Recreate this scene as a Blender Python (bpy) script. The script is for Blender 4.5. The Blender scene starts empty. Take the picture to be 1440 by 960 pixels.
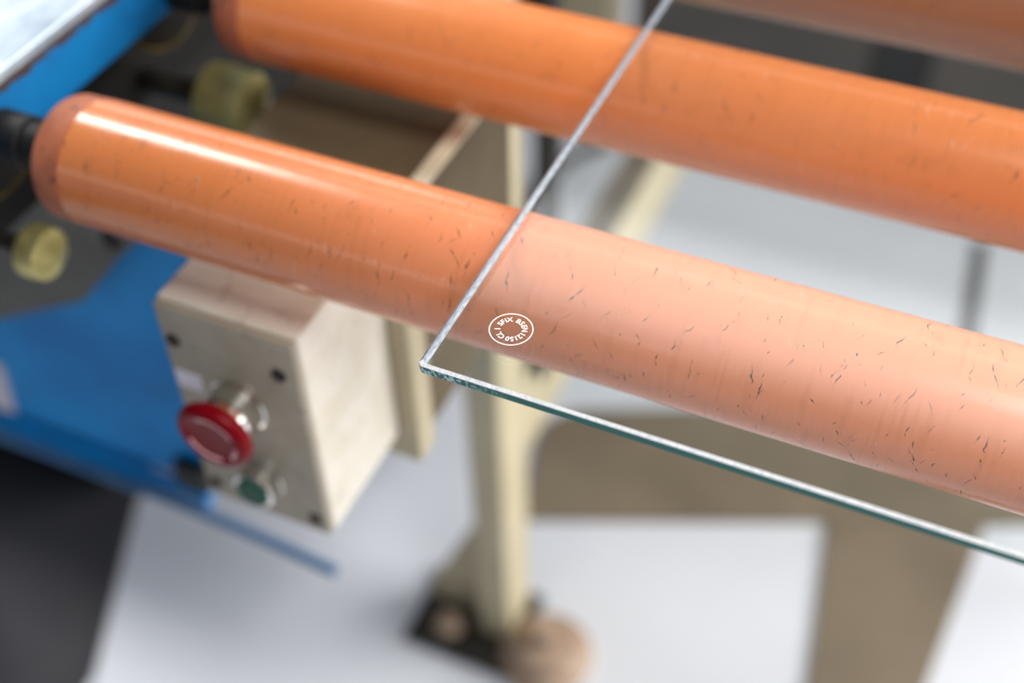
import bpy, bmesh, math, random
from mathutils import Vector, Matrix
random.seed(7)
S = bpy.context.scene
COL = S.collection

# ------------------------------------------------------------------ camera
cam_d = bpy.data.cameras.new('camera')
cam = bpy.data.objects.new('camera', cam_d)
COL.objects.link(cam)
AX = (0.91346507, 0.27841169, -0.29676338)
AY = (0.40642034, -0.6602548, 0.63157431)
AZ = (-0.02010178, -0.69753174, -0.71627187)
M = Matrix(((AX[0], -AX[1], -AX[2], 0.0),
            (AY[0], -AY[1], -AY[2], 0.0),
            (AZ[0], -AZ[1], -AZ[2], 1.25),
            (0, 0, 0, 1)))
cam.matrix_world = M
cam_d.sensor_width = 36.0
cam_d.lens = 1771.55 / 1440 * 36.0
cam_d.clip_start = 0.02
cam_d.dof.use_dof = True
cam_d.dof.focus_distance = 0.452
cam_d.dof.aperture_fstop = 3.4
S.camera = cam

# ------------------------------------------------------------------ world
w = bpy.data.worlds.new('world')
S.world = w
w.use_nodes = True
bg = w.node_tree.nodes['Background']
bg.inputs[0].default_value = (0.92, 0.96, 1.0, 1)
bg.inputs[1].default_value = 0.15


def area(name, loc, target, sx, sy, power, col):
    d = bpy.data.lights.new(name, 'AREA')
    d.shape = 'RECTANGLE'
    d.size, d.size_y = sx, sy
    d.energy = power
    d.color = col
    o = bpy.data.objects.new(name, d)
    COL.objects.link(o)
    o.location = loc
    o.rotation_euler = (Vector(target) - Vector(loc)).to_track_quat('-Z', 'Y').to_euler()
    return o


area('window_light_right', (3.4, 2.5, 2.2), (-0.3, 0.7, 0.4), 3.4, 2.4, 330, (1.0, 0.98, 0.94))
area('skylight_back', (0.0, 3.60, 3.95), (0.0, 0.0, 0.606), 9.0, 0.70, 12, (0.98, 0.99, 1.0))
area('ceiling_lamp_back', (0.0, 2.90, 3.40), (0.0, 0.0, 0.606), 9.0, 0.34, 15, (0.98, 0.99, 1.0))
area('low_window_back', (-3.2, 4.6, 2.25), (-0.2, 0.5, 0.9), 2.4, 0.5, 22, (0.97, 0.98, 1.0))
area('low_window_front', (-2.6, -4.2, 2.0), (-0.2, 0.3, 0.9), 3.6, 0.26, 11, (1.0, 0.97, 0.97))
area('ceiling_lamp_left', (-2.25, 1.52, 3.2), (-2.25, 1.52, 0.0), 1.0, 0.62, 72, (1.0, 0.98, 0.96))
area('added_light_overhead', (0.62, 0.05, 2.10), (0.62, 0.05, 0.0), 0.9, 0.5, 23, (1.0, 0.985, 0.96))  # added light, set low so the rollers dim toward the left

S.view_settings.view_transform = 'Standard'
S.view_settings.look = 'None'
S.view_settings.gamma = 1.0
S.view_settings.use_curve_mapping = False
S.view_settings.exposure = 0.0
S.cycles.use_denoising = True
S.cycles.max_bounces = 12
S.cycles.transmission_bounces = 10
S.cycles.caustics_refractive = True
S.cycles.blur_glossy = 0.3


# ------------------------------------------------------------------ materials
def lin(r, g, b):
    f = lambda c: (c / 255 / 12.92) if c / 255 <= 0.04045 else ((c / 255 + 0.055) / 1.055) ** 2.4
    return (f(r), f(g), f(b), 1.0)


class NT:
    def __init__(self, name):
        self.m = bpy.data.materials.new(name)
        self.m.use_nodes = True
        self.t = self.m.node_tree
        self.bsdf = self.t.nodes['Principled BSDF']
        self.out = self.t.nodes['Material Output']

    def n(self, typ, ins=None, **props):
        nd = self.t.nodes.new(typ)
        for k, v in props.items():
            setattr(nd, k, v)
        for k, v in (ins or {}).items():
            self.set(nd.inputs[k], v)
        return nd

    def set(self, sock, v):
        if isinstance(v, bpy.types.NodeSocket):
            self.t.links.new(v, sock)
        else:
            sock.default_value = v

    def math(self, op, a, b=0.0, c=0.0, clamp=False):
        nd = self.n('ShaderNodeMath', {0: a, 1: b, 2: c}, operation=op, use_clamp=clamp)
        return nd.outputs[0]

    def mix(self, fac, a, b, blend='MIX'):
        nd = self.n('ShaderNodeMix', data_type='RGBA', blend_type=blend)
        self.set(nd.inputs[0], fac)
        self.set(nd.inputs[6], a)
        self.set(nd.inputs[7], b)
        return nd.outputs[2]

    def ramp(self, v, lo, hi):
        nd = self.n('ShaderNodeMapRange', {0: v, 1: lo, 2: hi, 3: 0.0, 4: 1.0}, clamp=True)
        return nd.outputs[0]

    def noise(self, vec, scale, detail=3.0, rough=0.55):
        nd = self.n('ShaderNodeTexNoise', {'Scale': scale, 'Detail': detail, 'Roughness': rough})
        if vec is not None:
            self.set(nd.inputs['Vector'], vec)
        return nd.outputs[0]

    def obj(self):
        return self.n('ShaderNodeTexCoord').outputs['Object']

    def scaled(self, vec, sx, sy, sz, off=(0, 0, 0)):
        return self.n('ShaderNodeMapping', {'Vector': vec, 'Location': off, 'Scale': (sx, sy, sz)}).outputs[0]

    def p(self, **kw):
        names = {'base': 'Base Color', 'rough': 'Roughness', 'metal': 'Metallic', 'spec': 'Specular IOR Level',
                 'coat': 'Coat Weight', 'coat_rough': 'Coat Roughness', 'trans': 'Transmission Weight', 'ior': 'IOR'}
        for k, v in kw.items():
            self.set(self.bsdf.inputs[names[k]], v)
        return self.m

    def bump(self, h, strength=0.2, dist=0.001):
        b = self.n('ShaderNodeBump', {'Strength': strength, 'Distance': dist, 'Height': h})
        self.t.links.new(b.outputs[0], self.bsdf.inputs['Normal'])


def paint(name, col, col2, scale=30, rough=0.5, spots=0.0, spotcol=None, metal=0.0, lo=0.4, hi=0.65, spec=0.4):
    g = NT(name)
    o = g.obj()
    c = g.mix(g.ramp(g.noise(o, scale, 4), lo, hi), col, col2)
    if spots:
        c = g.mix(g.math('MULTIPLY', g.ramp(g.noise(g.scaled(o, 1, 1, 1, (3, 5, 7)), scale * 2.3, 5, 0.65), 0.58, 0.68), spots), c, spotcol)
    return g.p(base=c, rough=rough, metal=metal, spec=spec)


def roller_mat(name, c_main, c_alt, c_dark, seed, crack=1.0, lit_pink=None):
    g = NT(name)
    uv = g.n('ShaderNodeUVMap', uv_map='UVMap').outputs[0]
    off = g.scaled(uv, 1, 1, 1, (seed, seed * 0.37, 0))
    big = g.ramp(g.noise(g.scaled(off, 5, 9, 1), 1.0, 3), 0.35, 0.65)
    c = g.mix(big, c_main, c_alt)
    if lit_pink:
        u = g.n('ShaderNodeSeparateXYZ', {0: uv}).outputs[0]
        ragged = g.math('ADD', u, g.math('MULTIPLY', g.noise(g.scaled(off, 30, 30, 1), 1.0, 4), 0.10))
        c = g.mix(g.ramp(ragged, 0.12, 0.34), c, lit_pink)  # pinker rubber toward the right, with light falloff painted in
    # dull smears running around the roller
    sm = g.ramp(g.noise(g.scaled(off, 420, 22, 1), 1.0, 3, 0.6), 0.52, 0.78)
    c = g.mix(g.math('MULTIPLY', sm, 0.22), c, c_dark)
    blot = g.math('MULTIPLY', g.ramp(g.noise(g.scaled(off, 34, 40, 1), 1.0, 5, 0.7), 0.56, 0.78),
                  g.ramp(g.noise(g.scaled(off, 300, 90, 1), 1.0, 4, 0.7), 0.42, 0.66))
    c = g.mix(g.math('MULTIPLY', blot, 0.55), c, lin(92, 66, 48))

    def strokes(scale, length, width, dens, sd, spread):
        v = g.scaled(off, scale, scale, 1, (sd, sd * 1.7, 0))
        wob = g.n('ShaderNodeTexNoise', {'Vector': v, 'Scale': 2.6, 'Detail': 3.0})
        wv = g.n('ShaderNodeVectorMath', {0: wob.outputs['Color'], 1: (0.5, 0.5, 0.5)}, operation='SUBTRACT').outputs[0]
        wv = g.n('ShaderNodeVectorMath', {0: wv, 1: (0.34, 0.1, 0)}, operation='MULTIPLY').outputs[0]
        v2 = g.n('ShaderNodeVectorMath', {0: v, 1: wv}, operation='ADD').outputs[0]
        vo = g.n('ShaderNodeTexVoronoi', {'Vector': v2, 'Scale': 1.0, 'Randomness': 0.9}, voronoi_dimensions='2D')
        loc = g.n('ShaderNodeVectorMath', {0: v2, 1: vo.outputs['Position']}, operation='SUBTRACT').outputs[0]
        rgb = g.n('ShaderNodeSeparateColor', {0: vo.outputs['Color']})
        ang = g.math('MULTIPLY', g.math('SUBTRACT', rgb.outputs[0], 0.5), spread)
        rot = g.n('ShaderNodeVectorRotate', {'Vector': loc, 'Angle': ang}, rotation_type='Z_AXIS').outputs[0]
        xyz = g.n('ShaderNodeSeparateXYZ', {0: rot})
        ax = g.math('ABSOLUTE', xyz.outputs[0])
        ay = g.math('ABSOLUTE', xyz.outputs[1])
        ln = g.math('MULTIPLY', rgb.outputs[2], length)
        taper = g.math('SUBTRACT', 1.0, g.math('DIVIDE', ay, ln))
        wd = g.math('MULTIPLY', g.math('MAXIMUM', taper, 0.0), width)
        mask = g.ramp(g.math('SUBTRACT', wd, ax), 0.0, width * 0.35)
        on = g.math('LESS_THAN', rgb.outputs[1], dens)
        brk = g.ramp(g.noise(g.scaled(v, 5, 7, 1), 1.0, 2), 0.38, 0.5)
        return g.math('MULTIPLY', g.math('MULTIPLY', mask, on), brk)

    k1 = strokes(50, 0.44, 0.018, 0.85 * crack, 1.3, 1.2)
    k2 = strokes(130, 0.46, 0.035, 0.6 * crack, 4.1, 1.6)
    k3 = strokes(74, 0.5, 0.024, 0.6 * crack, 8.7, 2.0)
    k = g.math('MAXIMUM', g.math('MULTIPLY', k1, 0.95), g.math('MULTIPLY', k2, 0.75))
    k = g.math('MAXIMUM', k, g.math('MULTIPLY', k3, 0.8))
    c = g.mix(k, c, lin(52, 38, 32))
    # pale scuffs
    sc = strokes(75, 0.5, 0.03, 0.25, 13.9, 0.9)
    c = g.mix(g.math('MULTIPLY', sc, 0.28), c, lin(250, 225, 205))
    rough = g.math('ADD', 0.15, g.math('MULTIPLY', g.noise(g.scaled(off, 60, 30, 1), 1.0, 3), 0.14))
    g.bump(g.math('SUBTRACT', g.math('MULTIPLY', g.noise(g.scaled(off, 900, 60, 1), 1.0, 2), 0.15), k), 0.25, 0.0003)
    return g.p(base=c, rough=rough, spec=0.5)


MAT = {}
MAT['roller_near'] = roller_mat('salmon_rubber', lin(202, 116, 64), lin(212, 128, 78), lin(152, 84, 52), 0.31, 1.0, lin(238, 150, 112))
MAT['roller_mid'] = roller_mat('orange_rubber', lin(220, 128, 70), lin(222, 135, 80), lin(156, 84, 40), 5.17, 0.45)
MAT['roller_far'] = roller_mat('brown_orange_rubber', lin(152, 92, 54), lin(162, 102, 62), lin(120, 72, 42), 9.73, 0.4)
MAT['sleeve'] = paint('dull_sleeve_rubber', lin(178, 104, 72), lin(162, 92, 64), 70, 0.6, 0.9, lin(60, 42, 36))
MAT['black'] = paint('black_greasy_metal', lin(14, 13, 12), lin(22, 20, 18), 40, 0.6)
MAT['dark_steel'] = paint('dark_steel', lin(52, 50, 46), lin(74, 70, 62), 40, 0.45, metal=0.4)
MAT['rim'] = paint('tarnished_brass_rim', lin(120, 104, 62), lin(90, 76, 46), 60, 0.35, metal=0.8)
MAT['bracket'] = paint('grey_bracket_paint', lin(92, 92, 88), lin(78, 76, 72), 26, 0.55)
MAT['hole'] = paint('dark_hole', lin(30, 24, 22), lin(40, 30, 26), 80, 0.8)
MAT['box'] = paint('beige_cast_paint', lin(226, 220, 208), lin(216, 208, 190), 40, 0.5, 0.35, lin(140, 128, 112))
MAT['box_lid'] = paint('beige_lid_shaded', lin(160, 151, 136), lin(150, 140, 124), 34, 0.5, 0.4, lin(116, 104, 92))  # beige box front, its shade put into a darker tone
MAT['cream'] = paint('cream_frame_paint', lin(188, 177, 148), lin(178, 166, 137), 14, 0.55, 0.25, lin(150, 134, 108))
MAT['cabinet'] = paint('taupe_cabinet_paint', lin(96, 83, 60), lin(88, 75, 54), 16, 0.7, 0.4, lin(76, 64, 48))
MAT['cabinet_rim'] = paint('pale_cabinet_rim', lin(222, 214, 190), lin(210, 200, 172), 30, 0.5)
MAT['floor'] = paint('pale_grey_floor_paint', lin(222, 226, 234), lin(215, 219, 228), 3, 0.42, 0.25, lin(190, 192, 196))
MAT['mat'] = paint('taupe_rubber_mat', lin(130, 117, 98), lin(116, 104, 87), 6, 0.75, 0.4, lin(104, 92, 76))
MAT['machine'] = paint('dark_taupe_machine_paint', lin(92, 84, 76), lin(80, 74, 66), 4, 0.6)
MAT['foot'] = paint('tan_foot_metal', lin(176, 152, 132), lin(150, 126, 106), 24, 0.5)
MAT['rubber'] = paint('black_rubber', lin(30, 29, 28), lin(42, 40, 38), 60, 0.6)
MAT['charcoal'] = paint('floor_shade_dark', lin(62, 61, 65), lin(54, 53, 57), 6, 0.7)
MAT['hose'] = paint('blue_grey_hose', lin(60, 110, 160), lin(76, 122, 166), 30, 0.45)
MAT['chrome'] = NT('chrome').p(base=lin(225, 222, 216), metal=1.0, rough=0.16)
MAT['red'] = NT('glossy_red_plastic').p(base=lin(118, 3, 16), rough=0.3, spec=0.12)
MAT['pink_print'] = NT('worn_pale_print').p(base=lin(236, 176, 180), rough=0.4)
MAT['green'] = NT('dark_green_plastic').p(base=lin(10, 74, 54), rough=0.35, spec=0.15)
MAT['sticker'] = paint('pale_lilac_sticker', lin(214, 210, 220), lin(200, 196, 208), 200, 0.5)
MAT['white_print'] = NT('white_ceramic_print').p(base=lin(255, 250, 246), rough=0.5)


def blue_mat():
    g = NT('blue_enamel_with_rust')
    o = g.obj()
    c = g.mix(g.ramp(g.noise(o, 22, 4), 0.4, 0.62), lin(0, 98, 154), lin(0, 88, 142))
    z = g.n('ShaderNodeSeparateXYZ', {0: o}).outputs[2]
    edge = g.ramp(g.math('ADD', z, g.math('MULTIPLY', g.math('SUBTRACT', g.noise(o, 160, 5, 0.7), 0.5), 0.014)), 0.9095, 0.9110)
    c = g.mix(edge, c, lin(52, 34, 26))
    return g.p(base=c, rough=0.5, spec=0.25)


MAT['blue'] = blue_mat()
MAT['blue_panel'] = paint('blue_panel_enamel', lin(0, 140, 214), lin(0, 120, 194), 9, 0.45, 0.35, lin(20, 100, 152), spec=0.2)


def steel_plate():
    g = NT('brushed_pale_steel')
    o = g.obj()
    v = g.ramp(g.noise(g.scaled(o, 60, 18, 20), 1.0, 5, 0.65), 0.35, 0.7)
    c = g.mix(v, lin(140, 156, 172), lin(188, 198, 208))
    return g.p(base=c, rough=g.math('ADD', 0.3, g.math('MULTIPLY', v, 0.2)), metal=0.55)


MAT['steel'] = steel_plate()


def brass_mat():
    g = NT('turned_brass')
    o = g.obj()
    v = g.noise(o, 120, 4)
    c = g.mix(g.ramp(v, 0.4, 0.65), lin(214, 204, 140), lin(188, 176, 112))
    g.set(g.bsdf.inputs['Anisotropic'], 0.75)
    t = g.n('ShaderNodeTangent', direction_type='RADIAL', axis='X').outputs[0]
    g.set(g.bsdf.inputs['Tangent'], t)
    return g.p(base=c, rough=0.38, metal=0.6)


MAT['brass'] = brass_mat()


def glass_mat():
    g = NT('clear_float_glass')
    g.t.nodes.remove(g.bsdf)
    back = g.n('ShaderNodeNewGeometry').outputs['Backfacing']
    ior = g.math('SUBTRACT', 1.5, g.math('MULTIPLY', back, 1.5 - 1 / 1.5))
    fr = g.n('ShaderNodeFresnel', {'IOR': ior}).outputs[0]
    tr = g.n('ShaderNodeBsdfTransparent', {'Color': (0.985, 0.998, 0.994, 1)})
    gs = g.n('ShaderNodeBsdfGlossy', {'Color': (1, 1, 1, 1), 'Roughness': 0.07})
    mx = g.n('ShaderNodeMixShader', {0: fr, 1: tr.outputs[0], 2: gs.outputs[0]})
    g.t.links.new(mx.outputs[0], g.out.inputs['Surface'])
    return g.m


MAT['glass'] = glass_mat()


def ground_mat():
    g = NT('ground_glass_edge')
    o = g.obj()
    n = g.noise(g.scaled(o, 900, 900, 300), 1.0, 3)
    c = g.mix(g.ramp(n, 0.35, 0.7), lin(250, 250, 252), lin(214, 220, 226))
    m = g.p(base=c, rough=0.45)
    return m


MAT['ground'] = ground_mat()


def side_mat():
    g = NT('smooth_ground_glass_side')
    o = g.obj()
    n = g.noise(g.scaled(o, 300, 300, 1400), 1.0, 3)
    c = g.mix(g.ramp(n, 0.4, 0.6), lin(150, 157, 168), lin(112, 120, 132))
    m = g.p(base=c, rough=0.35)
    return m


MAT['side'] = side_mat()


def front_mat():
    g = NT('polished_teal_glass_edge')
    o = g.obj()
    x = g.n('ShaderNodeSeparateXYZ', {0: o}).outputs[0]
    n = g.ramp(g.noise(g.scaled(o, 700, 700, 500), 1.0, 3), 0.47, 0.56)
    near = g.math('SUBTRACT', 1.0, g.ramp(g.math('ADD', x, g.math('MULTIPLY', g.noise(o, 60, 2), 0.02)), -0.137, -0.115))
    c = g.mix(g.math('MULTIPLY', n, near), lin(10, 104, 100), lin(176, 206, 214))
    m = g.p(base=c, rough=0.12)
    return m


MAT['front'] = front_mat()


# ------------------------------------------------------------------ mesh helpers
def link(name, bm, mats, parent=None, smooth=False):
    me = bpy.data.meshes.new(name)
    bmesh.ops.recalc_face_normals(bm, faces=bm.faces)
    bm.to_mesh(me)
    bm.free()
    if not isinstance(mats, (list, tuple)):
        mats = [mats]
    for m in mats:
        me.materials.append(MAT[m])
    if smooth:
        me.shade_smooth()
        try:
            me.set_sharp_from_angle(angle=math.radians(38))
        except Exception:
            pass
    o = bpy.data.objects.new(name, me)
    COL.objects.link(o)
    if parent is not None:
        o.parent = parent
        o.matrix_parent_inverse = parent.matrix_world.inverted()
    return o


def box(bm, x0, x1, y0, y1, z0, z1, bev=0.0, seg=2):
    r = bmesh.ops.create_cube(bm, size=1.0, matrix=Matrix.Translation(((x0 + x1) / 2, (y0 + y1) / 2, (z0 + z1) / 2)) @ Matrix.Diagonal((x1 - x0, y1 - y0, z1 - z0, 1)))
    if bev:
        vs = set(r['verts'])
        es = [e for e in bm.edges if e.verts[0] in vs and e.verts[1] in vs]
        bmesh.ops.bevel(bm, geom=es, offset=bev, segments=seg, affect='EDGES', profile=0.5)
    return bm


def lathe(bm, prof, origin, axis, seg=48, uv=False):
    """prof: list of (distance along axis, radius); closed at both ends."""
    ax = Vector(axis).normalized()
    up = Vector((0, 0, 1)) if abs(ax.z) < 0.9 else Vector((1, 0, 0))
    a = ax.cross(up).normalized()
    b = ax.cross(a).normalized()
    O = Vector(origin)
    rings = []
    for d, r in prof:
        if r <= 1e-7:
            rings.append([bm.verts.new(O + ax * d)])
        else:
            rings.append([bm.verts.new(O + ax * d + (a * math.cos(2 * math.pi * i / seg) + b * math.sin(2 * math.pi * i / seg)) * r) for i in range(seg)])
    layer = bm.loops.layers.uv.new('UVMap') if uv else None
    for k in range(len(rings) - 1):
        p, q = rings[k], rings[k + 1]
        for i in range(seg):
            j = (i + 1) % seg
            if len(p) == 1 and len(q) == 1:
                continue
            if len(p) == 1:
                f = bm.faces.new((p[0], q[i], q[j]))
            elif len(q) == 1:
                f = bm.faces.new((p[i], p[j], q[0]))
            else:
                f = bm.faces.new((p[i], p[j], q[j], q[i]))
                if layer:
                    rr = prof[k][1]
                    us = (prof[k][0], prof[k][0], prof[k + 1][0], prof[k + 1][0])
                    vs = (i, i + 1, i + 1, i)
                    for lp, u, v in zip(f.loops, us, vs):
                        lp[layer].uv = (u, v / seg * 2 * math.pi * rr)
    for ring in (rings[0], rings[-1]):
        if len(ring) > 2:
            bm.faces.new(ring)
    return bm


def prism(bm, pts, axis, a0, a1):
    """extrude a polygon; pts are the two coordinates other than `axis` in xyz order."""
    def mk(p, a):
        if axis == 'x':
            return (a, p[0], p[1])
        if axis == 'y':
            return (p[0], a, p[1])
        return (p[0], p[1], a)
    lo = [bm.verts.new(mk(p, a0)) for p in pts]
    hi = [bm.verts.new(mk(p, a1)) for p in pts]
    n = len(pts)
    for i in range(n):
        j = (i + 1) % n
        bm.faces.new((lo[i], lo[j], hi[j], hi[i]))
    bm.faces.new(lo)
    bm.faces.new(hi)
    return bm


def tube(bm, pts, r, seg=12, steps=10):
    """smooth tube through points (Catmull-Rom)."""
    P = [Vector(p) for p in pts]
    P = [P[0] * 2 - P[1]] + P + [P[-1] * 2 - P[-2]]
    path = []
    for i in range(1, len(P) - 2):
        for s in range(steps):
            t = s / steps
            p0, p1, p2, p3 = P[i - 1:i + 3]
            path.append(0.5 * ((2 * p1) + (-p0 + p2) * t + (2 * p0 - 5 * p1 + 4 * p2 - p3) * t * t + (-p0 + 3 * p1 - 3 * p2 + p3) * t ** 3))
    path.append(P[-2])
    rings = []
    for i, c in enumerate(path):
        d = (path[min(i + 1, len(path) - 1)] - path[max(i - 1, 0)]).normalized()
        up = Vector((0, 0, 1)) if abs(d.z) < 0.9 else Vector((1, 0, 0))
        a = d.cross(up).normalized()
        b = d.cross(a).normalized()
        rings.append([bm.verts.new(c + (a * math.cos(2 * math.pi * k / seg) + b * math.sin(2 * math.pi * k / seg)) * r) for k in range(seg)])
    for p, q in zip(rings, rings[1:]):
        for i in range(seg):
            j = (i + 1) % seg
            bm.faces.new((p[i], p[j], q[j], q[i]))
    bm.faces.new(rings[0])
    bm.faces.new(rings[-1])
    return bm


def thing(name, label, cat, loc, group=None):
    o = bpy.data.objects.new(name, None)
    COL.objects.link(o)
    o.location = loc
    o['label'] = label
    o['category'] = cat
    if group:
        o['group'] = group
    bpy.context.view_layer.update()
    return o


def tag(o, label, cat, group=None):
    o['label'] = label
    o['category'] = cat
    if group:
        o['group'] = group
    return o


def B():
    return bmesh.new()


# ------------------------------------------------------------------ the setting: floor
bm = B()
box(bm, -4.0, 4.0, -2.5, 5.0, -0.05, 0.0)
fl = link('floor', bm, 'floor')
fl['kind'] = 'structure'
bm = B()
prism(bm, [(0.030, 1.555), (0.050, 1.558), (0.090, 1.07), (0.070, 1.066)], 'z', 0.0, 0.003)
tr = link('trim_1', bm, 'rubber')
tr['kind'] = 'structure'
tr['label'] = 'narrow dark joint strip across the pale floor'

# ------------------------------------------------------------------ floor mats, floor shade sheet
def rounded(pts, k, r=0.05, n=6):
    """replace corner k of a polygon by an arc-like fan."""
    p = [Vector(q) for q in pts]
    a, b, c = p[k - 1], p[k], p[(k + 1) % len(p)]
    s = b + (a - b).normalized() * r
    e = b + (c - b).normalized() * r
    arc = []
    for i in range(n + 1):
        t = i / n
        arc.append((s * (1 - t) + b * t) * (1 - t) + (b * (1 - t) + e * t) * t)
    return [tuple(q) for q in p[:k] + arc + p[k + 1:]]


bm = B()
poly = [(-0.3800, 0.829), (-0.0414, 0.9715), (0.1313, 1.040), (0.60, 1.235), (0.56, 1.40), (-0.05, 1.165), (-0.4278, 1.000)]
prism(bm, rounded(poly, 6, 0.06), 'z', 0.0, 0.006)
tag(link('floor_mat_or_shade', bm, 'mat'), 'wide taupe mat lying across the pale floor behind the cream post', 'mat')
bm = B()
prism(bm, [(-0.0414, 0.9705), (0.06, 0.30), (0.045, 0.30), (0.205, 0.30), (0.1313, 1.039)][:2] + [(0.20, 0.30), (0.085, 0.55), (0.1108, 0.8283), (0.1313, 1.0385)], 'z', 0.0, 0.006)
tag(link('floor_mat_or_shade', bm, 'mat'), 'narrow taupe runner mat coming toward the viewer from the wide mat', 'mat')

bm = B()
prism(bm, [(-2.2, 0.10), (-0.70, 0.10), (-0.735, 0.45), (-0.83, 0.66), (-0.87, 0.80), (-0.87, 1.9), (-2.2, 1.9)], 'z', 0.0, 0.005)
tag(link('floor_mat_or_shade', bm, 'charcoal'), 'dark sheet standing in for shade on the floor under the blue frame', 'mat')  # dark sheet paints the floor's shade under the frame

# ------------------------------------------------------------------ dark machine at the back
mc = thing('machine_cabinet', 'dark taupe machine base behind the farthest orange roller', 'machine', (0.0, 1.85, 0))
bm = B(); box(bm, -0.575, -0.195, 1.72, 2.3, 0.02, 0.75, 0.006); link('panel', bm, 'machine', mc)
bm = B(); box(bm, -0.100, 0.90, 1.72, 2.3, 0.02, 0.75, 0.006); link('panel', bm, 'machine', mc)
bm = B(); box(bm, -0.195, -0.100, 1.765, 2.3, 0.02, 0.75); link('recess', bm, 'black', mc)
bm = B(); box(bm, -0.57, 0.88, 1.76, 2.28, 0.0, 0.02); link('plinth', bm, 'black', mc)
bm = B(); box(bm, -0.685, -0.590, 1.66, 1.72, 0.0, 0.9, 0.005)
tag(link('back_column', bm, 'cream'), 'pale beige column beside the dark machine at the back', 'column')
bm = B(); box(bm, -0.90, -0.700, 1.70, 1.76, 0.0, 0.9, 0.005)
tag(link('back_panel', bm, 'cabinet'), 'olive taupe panel left of the pale beige back column', 'panel')

# ------------------------------------------------------------------ cream support stand
st = thing('support_stand', 'cream steel post with floor foot and long rear rail under the rollers', 'stand', (-0.345, 0.695, 0))
bm = B(); box(bm, -0.363, -0.327, 0.665, 0.725, 0.012, 0.845, 0.004); link('post', bm, 'cream', st)
bm = B(); box(bm, -0.362, -0.328, 0.725, 1.33, 0.272, 0.378, 0.004); rr_ = link('rear_rail', bm, 'cream', st)
bm = B(); box(bm, -0.363, -0.327, 0.7255, 1.33, 0.3782, 0.3800, 0.0006); link('shaded_top_strip', bm, 'cabinet', rr_)  # dark strip, the rollers' shade painted onto the rail top
bm = B(); box(bm, -0.440, -0.312, 0.625, 0.735, 0.0, 0.012, 0.003); link('base_plate', bm, 'dark_steel', st)
bm = B(); prism(bm, [(-0.363, 0.012), (-0.435, 0.012), (-0.435, 0.03), (-0.363, 0.20)], 'y', 0.686, 0.698); link('gusset', bm, 'cream', st)
bm = B(); lathe(bm, [(0, 0.012), (0.004, 0.016), (0.010, 0.016), (0.016, 0.009), (0.022, 0.009)], (-0.395, 0.655, 0.012), (0, 0, 1), 24); link('anchor_bolt', bm, 'foot', st, True)
bm = B(); lathe(bm, [(0, 0.050), (0.010, 0.052), (0.016, 0.046), (0.022, 0.036), (0.036, 0.032), (0.040, 0.014), (0.066, 0.014), (0.066, 0)], (-0.283, 0.668, 0.0), (0, 0, 1), 40)
link('levelling_foot', bm, 'foot', st, True)

# black cable behind the post
bm = B()
tube(bm, [(-0.315, 0.735, 0.86), (-0.312, 0.742, 0.75), (-0.312, 0.742, 0.60), (-0.315, 0.745, 0.45), (-0.318, 0.76, 0.40), (-0.40, 0.80, 0.20), (-0.55, 1.10, 0.012), (-0.604, 1.41, 0.012), (-0.56, 1.56, 0.012), (-0.49, 1.63, 0.012)], 0.010)
tag(link('cable', bm, 'rubber', None, True), 'thick black cable hanging down beside the cream post', 'cable')

# ------------------------------------------------------------------ taupe cabinet and push button station
cb = thing('junction_cabinet', 'dusty taupe metal cabinet under the rollers behind the push button box', 'cabinet', (-0.308, 0.48, 0.675))
bm = B(); box(bm, -0.366, -0.253, 0.417, 0.545, 0.675, 0.845, 0.002); link('body', bm, 'cabinet', cb)
bm = B(); box(bm, -0.372, -0.2475, 0.398, 0.417, 0.672, 0.848, 0.002); link('front_flange', bm, 'cream', cb)
bm = B(); box(bm, -0.262, -0.252, 0.417, 0.545, 0.8452, 0.8475, 0.001); link('top_rim', bm, 'cabinet_rim', cb)
bm = B(); box(bm, -0.366, -0.256, 0.545, 0.552, 0.676, 0.844, 0.001); link('back_plate', bm, 'cream', cb)
bm = B(); box(bm, -0.360, -0.330, 0.552, 0.665, 0.71, 0.76, 0.002); link('mounting_bracket', bm, 'cream', cb)

pb = thing('push_button_station', 'beige push button box with red emergency stop and green button', 'control box', (-0.2985, 0.3575, 0.695))
bm = B(); box(bm, -0.3375, -0.2595, 0.3225, 0.398, 0.695, 0.842, 0.002, 3); link('housing', bm, 'box', pb, True)
bm = B(); box(bm, -0.3370, -0.2600, 0.3180, 0.3222, 0.6955, 0.8415, 0.002, 3)
lid = link('lid', bm, 'box_lid', pb, True)
for (sx, sz) in ((-0.330, 0.8185), (-0.2705, 0.8185), (-0.330, 0.7075), (-0.2675, 0.7075)):
    bm = B(); lathe(bm, [(0, 0.0040), (0.0010, 0.0038), (0.0010, 0.0)], (sx, 0.3181, sz), (0, -1, 0), 20)
    link('screw', bm, 'hole', lid, True)
bm = B(); box(bm, -0.3345, -0.3200, 0.3176, 0.3181, 0.785, 0.7965)
link('sticker', bm, 'sticker', lid)
es = B()
lathe(es, [(0, 0.0158), (0.0008, 0.0160), (0.002, 0.0160), (0.0026, 0.0150), (0.0070, 0.0148), (0.0072, 0.0150), (0.0125, 0.0150), (0.0128, 0.0138), (0.0175, 0.0132)], (-0.2985, 0.3181, 0.7865), (0, -1, 0), 48)
ec = link('emergency_stop_collar', es, 'chrome', pb, True)
ec['label'] = 'chrome collar of the red button'
bm = B()
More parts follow.
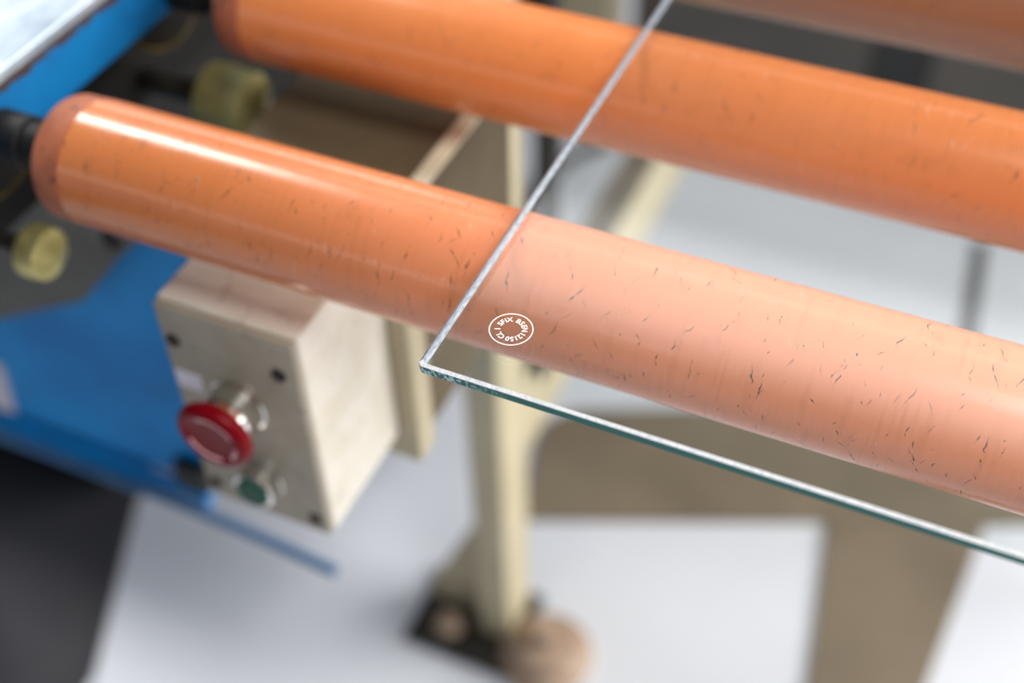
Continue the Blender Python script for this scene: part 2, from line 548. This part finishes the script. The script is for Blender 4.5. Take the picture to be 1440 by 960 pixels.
lathe(bm, [(0, 0.0125), (0.0005, 0.0165), (0.0015, 0.0190), (0.0040, 0.0203), (0.0065, 0.0203), (0.0085, 0.0192), (0.0096, 0.0172), (0.0098, 0.0160), (0.0090, 0.0148), (0.0084, 0.0100), (0.0082, 0.0)], (-0.2985, 0.3008, 0.7865), (0, -1, 0), 64)
eb = link('emergency_stop_button', bm, 'red', pb, True)
eb['label'] = 'glossy red mushroom button'
# pale arrows printed in the dish of the button (three arc pieces)
for k, (a0, a1) in enumerate(((25, 115), (200, 285), (318, 352))):
    bm = B()
    N = 14
    inner, outer = [], []
    for i in range(N + 1):
        a = math.radians(a0 + (a1 - a0) * i / N)
        for lst, rr, yy in ((inner, 0.0128, 0.3008 - 0.00905), (outer, 0.0146, 0.3008 - 0.00925)):
            lst.append(bm.verts.new((-0.2985 + rr * math.cos(a), yy, 0.7865 + rr * math.sin(a))))
    for i in range(N):
        bm.faces.new((inner[i], inner[i + 1], outer[i + 1], outer[i]))
    ext = bmesh.ops.extrude_face_region(bm, geom=bm.faces[:])
    bmesh.ops.translate(bm, verts=[v for v in ext['geom'] if isinstance(v, bmesh.types.BMVert)], vec=(0, 0.0004, 0))
    link('arrow_print', bm, 'pink_print', eb)
bm = B()
lathe(bm, [(0, 0.0126), (0.0008, 0.0128), (0.0018, 0.0128), (0.0024, 0.0122), (0.0105, 0.0120), (0.0115, 0.0110), (0.0115, 0.0098), (0.0095, 0.0096)], (-0.2955, 0.3181, 0.7295), (0, -1, 0), 40)
gc = link('start_button_collar', bm, 'chrome', pb, True)
gc['label'] = 'chrome collar of the green button'
bm = B()
lathe(bm, [(0, 0.0094), (0.0030, 0.0094), (0.0036, 0.0088), (0.0036, 0)], (-0.2955, 0.3086, 0.7295), (0, -1, 0), 40)
gb = link('start_button', bm, 'green', pb, True)
gb['label'] = 'dark green flat push button'

# ------------------------------------------------------------------ blue conveyor frame
fr = thing('roller_conveyor', 'blue painted conveyor side rail with pale steel top plate and lower panel', 'conveyor', (-0.62, 0.6, 0))
bm = B(); box(bm, -0.438, -0.430, -0.05, 1.55, 0.882, 0.914, 0.0012); link('side_lip', bm, 'blue', fr)
bm = B(); box(bm, -1.060, -0.4295, -0.05, 1.55, 0.9145, 0.9215, 0.0012); link('top_plate', bm, 'steel', fr)
bm = B(); box(bm, -0.490, -0.478, -0.05, 1.55, 0.80, 0.9143); link('web_plate', bm, 'black', fr)
bm = B(); prism(bm, [(-1.04, 0.500), (-0.455, 0.503), (-0.405, 0.60), (-0.405, 0.80), (-1.04, 0.80)], 'y', 0.432, 0.440)
pn = link('cross_panel', bm, 'blue_panel', fr)
bm = B(); box(bm, -1.04, -0.455, 0.424, 0.4318, 0.486, 0.502, 0.002); link('panel_flange', bm, 'blue_panel', fr)
bm = B(); prism(bm, [(-0.700, 0.574), (-0.627, 0.566), (-0.6365, 0.507), (-0.700, 0.507)], 'y', 0.4300, 0.4318); lb = link('label_plate', bm, 'sticker', fr)
lb['label'] = 'pale plate at the edge of the blue panel'
bm = B(); prism(bm, [(-0.80, 0.600), (-0.595, 0.642), (-0.495, 0.699), (-0.447, 0.756), (-0.400, 0.80), (-0.400, 0.86), (-0.80, 0.86)], 'y', 0.412, 0.420); bk = link('bracket_plate', bm, 'bracket', fr)
bm = B(); lathe(bm, [(0, 0.0075), (0.001, 0.0070), (0.001, 0)], (-0.452, 0.4119, 0.765), (0, -1, 0), 20); link('bolt_hole', bm, 'hole', bk)
bm = B(); box(bm, -1.04, -0.96, 0.44, 0.52, 0.0, 0.9143, 0.004); link('leg', bm, 'blue_panel', fr)
bm = B(); box(bm, -1.04, -0.96, 1.45, 1.53, 0.0, 0.9143, 0.004); link('leg', bm, 'blue_panel', fr)
bm = B(); box(bm, -0.478, -0.452, 0.422, 0.4318, 0.503, 0.532, 0.002); link('panel_stop', bm, 'black', fr)
bm = B()
tube(bm, [(-0.95, 0.4195, 0.486), (-0.64, 0.4195, 0.487), (-0.50, 0.4195, 0.486), (-0.42, 0.4195, 0.482), (-0.345, 0.4195, 0.473)], 0.0042)
link('thin_rod', bm, 'hose', fr, True)

dm = thing('shade_block', 'black block added for dark equipment and shade on the floor beneath the blue frame', 'housing', (-1.1, 0.95, 0))
bm = B(); box(bm, -1.45, -0.845, 0.66, 1.6, 0.02, 0.48, 0.02, 3); link('shade_block_body', bm, 'black', dm)  # block added to fill the shaded black area beneath the frame
bm = B(); box(bm, -1.42, -0.87, 0.69, 1.57, 0.0, 0.02); link('base', bm, 'rubber', dm)

# ------------------------------------------------------------------ rollers
RZ, RR = 0.893, 0.030


def roller(y, mat, label):
    t = thing('conveyor_roller', label, 'roller', (0.0, y, RZ), 'rubber covered conveyor rollers')
    bm = B()
    lathe(bm, [(0, 0.0294), (0.0006, RR)] + [(0.0006 + 0.9 * i / 12, RR) for i in range(1, 13)] + [(0.9012, 0.0294)], (-0.371, y, RZ), (1, 0, 0), 128, uv=True)
    link('rubber_cover', bm, mat, t, True)
    bm = B()
    lathe(bm, [(0, 0.0262), (0.0020, 0.0284), (0.0045, 0.0294), (0.0165, 0.0298), (0.0170, 0.0290)], (-0.388, y, RZ), (1, 0, 0), 96)
    sl = link('end_sleeve', bm, 'sleeve', t, True)
    sl['label'] = 'dull dirty end sleeve'
    bm = B(); lathe(bm, [(0, 0.011), (0.0895, 0.011)], (-0.4775, y, RZ), (1, 0, 0), 32); link('shaft', bm, 'black', t, True)

    def saddle(r0, r1, x0, x1, zt):
        n = 28
        a0 = math.asin((zt - RZ) / r1)
        pts = [(y + r1 * math.cos(a), RZ + r1 * math.sin(a)) for a in [a0 - (math.pi + 2 * a0) * k / n for k in range(n + 1)]]
        if r0:
            a1 = math.asin((zt - RZ) / r0)
            pts += [(y + r0 * math.cos(a), RZ + r0 * math.sin(a)) for a in [a1 - (math.pi + 2 * a1) * k / n for k in range(n, -1, -1)]]
        return prism(B(), pts, 'x', x0, x1)
    bh = link('bearing_housing', saddle(0.0, 0.036, -0.468, -0.4385, RZ - 0.002), 'black', t)
    link('rim', saddle(0.0362, 0.0385, -0.446, -0.4385, RZ - 0.012), 'rim', bh)
    bm = B(); lathe(bm, [(0, 0.013), (0.018, 0.013), (0.019, 0.012)], (-0.4285, y, RZ), (1, 0, 0), 48); link('bearing_collar', bm, 'black', t, True)
    return t


roller(0.3462, 'roller_near', 'salmon orange rubber roller nearest the viewer, with fine dark cracks')
roller(0.4935, 'roller_mid', 'orange rubber roller in the middle, second from the viewer')
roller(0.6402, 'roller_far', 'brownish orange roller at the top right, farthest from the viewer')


def gear(y, z, r, ln, label, x0=-0.476):
    t = thing('brass_gear', label, 'gear', (x0, y, z), 'brass drive gears')
    bm = B(); lathe(bm, [(0, r * 0.35), (0.047, r * 0.35)], (x0, y, z), (1, 0, 0), 24); link('stub_shaft', bm, 'dark_steel', t, True)
    bm = B()
    lathe(bm, [(0, r * 0.7), (0.002, r * 0.98), (ln * 0.55, r), (ln, r * 0.93), (ln + r * 0.28, r * 0.22), (ln + r * 0.29, 0)], (x0 + 0.046, y, z), (1, 0, 0), 40)
    link('gear_head', bm, 'brass', t, True)


gear(0.338, 0.8265, 0.0145, 0.013, 'small round brass gear under the dirty end of the nearest roller')
gear(0.5000, 0.816, 0.0215, 0.030, 'larger blurred brass gear under the end of the middle roller')

# ------------------------------------------------------------------ glass sheet
GZ0, GT, CH = 0.9230, 0.0050, 0.0011
gx0, gx1, gy0, gy1 = -0.1600, 0.48, 0.2612, 0.80


def outline(ins):
    d = 0.0016
    return [(gx0 + ins, gy1 - ins), (gx0 + ins, gy0 + ins + d), (gx0 + ins + d, gy0 + ins), (gx1 - ins, gy0 + ins), (gx1 - ins, gy1 - ins)]


bm = B()
rings = []
for ins, z in ((CH, GZ0), (0, GZ0 + CH * 0.8), (0, GZ0 + GT - CH * 0.9), (CH, GZ0 + GT)):
    rings.append([bm.verts.new((x, y, z)) for x, y in outline(ins)])
for k in range(3):
    p, q = rings[k], rings[k + 1]
    for i in range(5):
        j = (i + 1) % 5
        f = bm.faces.new((p[i], p[j], q[j], q[i]))
        if k == 1:
            f.material_index = 2 if i in (0, 1) else 3
        else:
            f.material_index = 2 if i == 0 else 1
bm.faces.new(rings[0])
bm.faces.new(rings[-1])
gl = thing('glass_sheet', 'clear toughened glass sheet with ground edges lying on the rollers', 'glass', (0.1, 0.5, GZ0))
link('pane', bm, ['glass', 'ground', 'side', 'front'], gl)

# white standard mark printed on the glass near the corner
SC = Vector((-0.1362, 0.2894))
SR = 0.0081
ZT = GZ0 + GT + 0.00004
bm = B()
N = 72
ri, ro = [], []
for i in range(N):
    a = 2 * math.pi * i / N
    ri.append(bm.verts.new((SC.x + (SR - 0.00042) * math.cos(a), SC.y + (SR - 0.00042) * math.sin(a), ZT)))
    ro.append(bm.verts.new((SC.x + SR * math.cos(a), SC.y + SR * math.sin(a), ZT)))
for i in range(N):
    j = (i + 1) % N
    bm.faces.new((ri[i], ri[j], ro[j], ro[i]))
link('stamp_ring', bm, 'white_print', gl)
letters = [('S', 168), ('F', 151), ('I', 136), ('X', 119), ('B', 80), ('S', 60), ('E', 40), ('N', 19),
           ('1', -9), ('2', -27), ('1', -45), ('5', -63), ('0', -82), ('C', -111), ('L', -131), ('1', -160)]
bm = B()
for ch, deg in letters:
    cu = bpy.data.curves.new('glyph', 'FONT')
    cu.body = ch
    cu.size = 0.0030
    cu.align_x = 'CENTER'
    cu.offset = 0.00005
    cu.resolution_u = 3
    to = bpy.data.objects.new('glyph', cu)
    COL.objects.link(to)
    dg = bpy.context.evaluated_depsgraph_get()
    me = bpy.data.meshes.new_from_object(to.evaluated_get(dg))
    a = math.radians(deg)
    rr = SR * 0.48
    me.transform(Matrix.Translation((SC.x + rr * math.cos(a), SC.y + rr * math.sin(a), ZT)) @ Matrix.Rotation(a - math.pi / 2, 4, 'Z'))
    bm.from_mesh(me)
    bpy.data.objects.remove(to)
    bpy.data.curves.remove(cu)
    bpy.data.meshes.remove(me)
link('stamp_lettering', bm, 'white_print', gl)
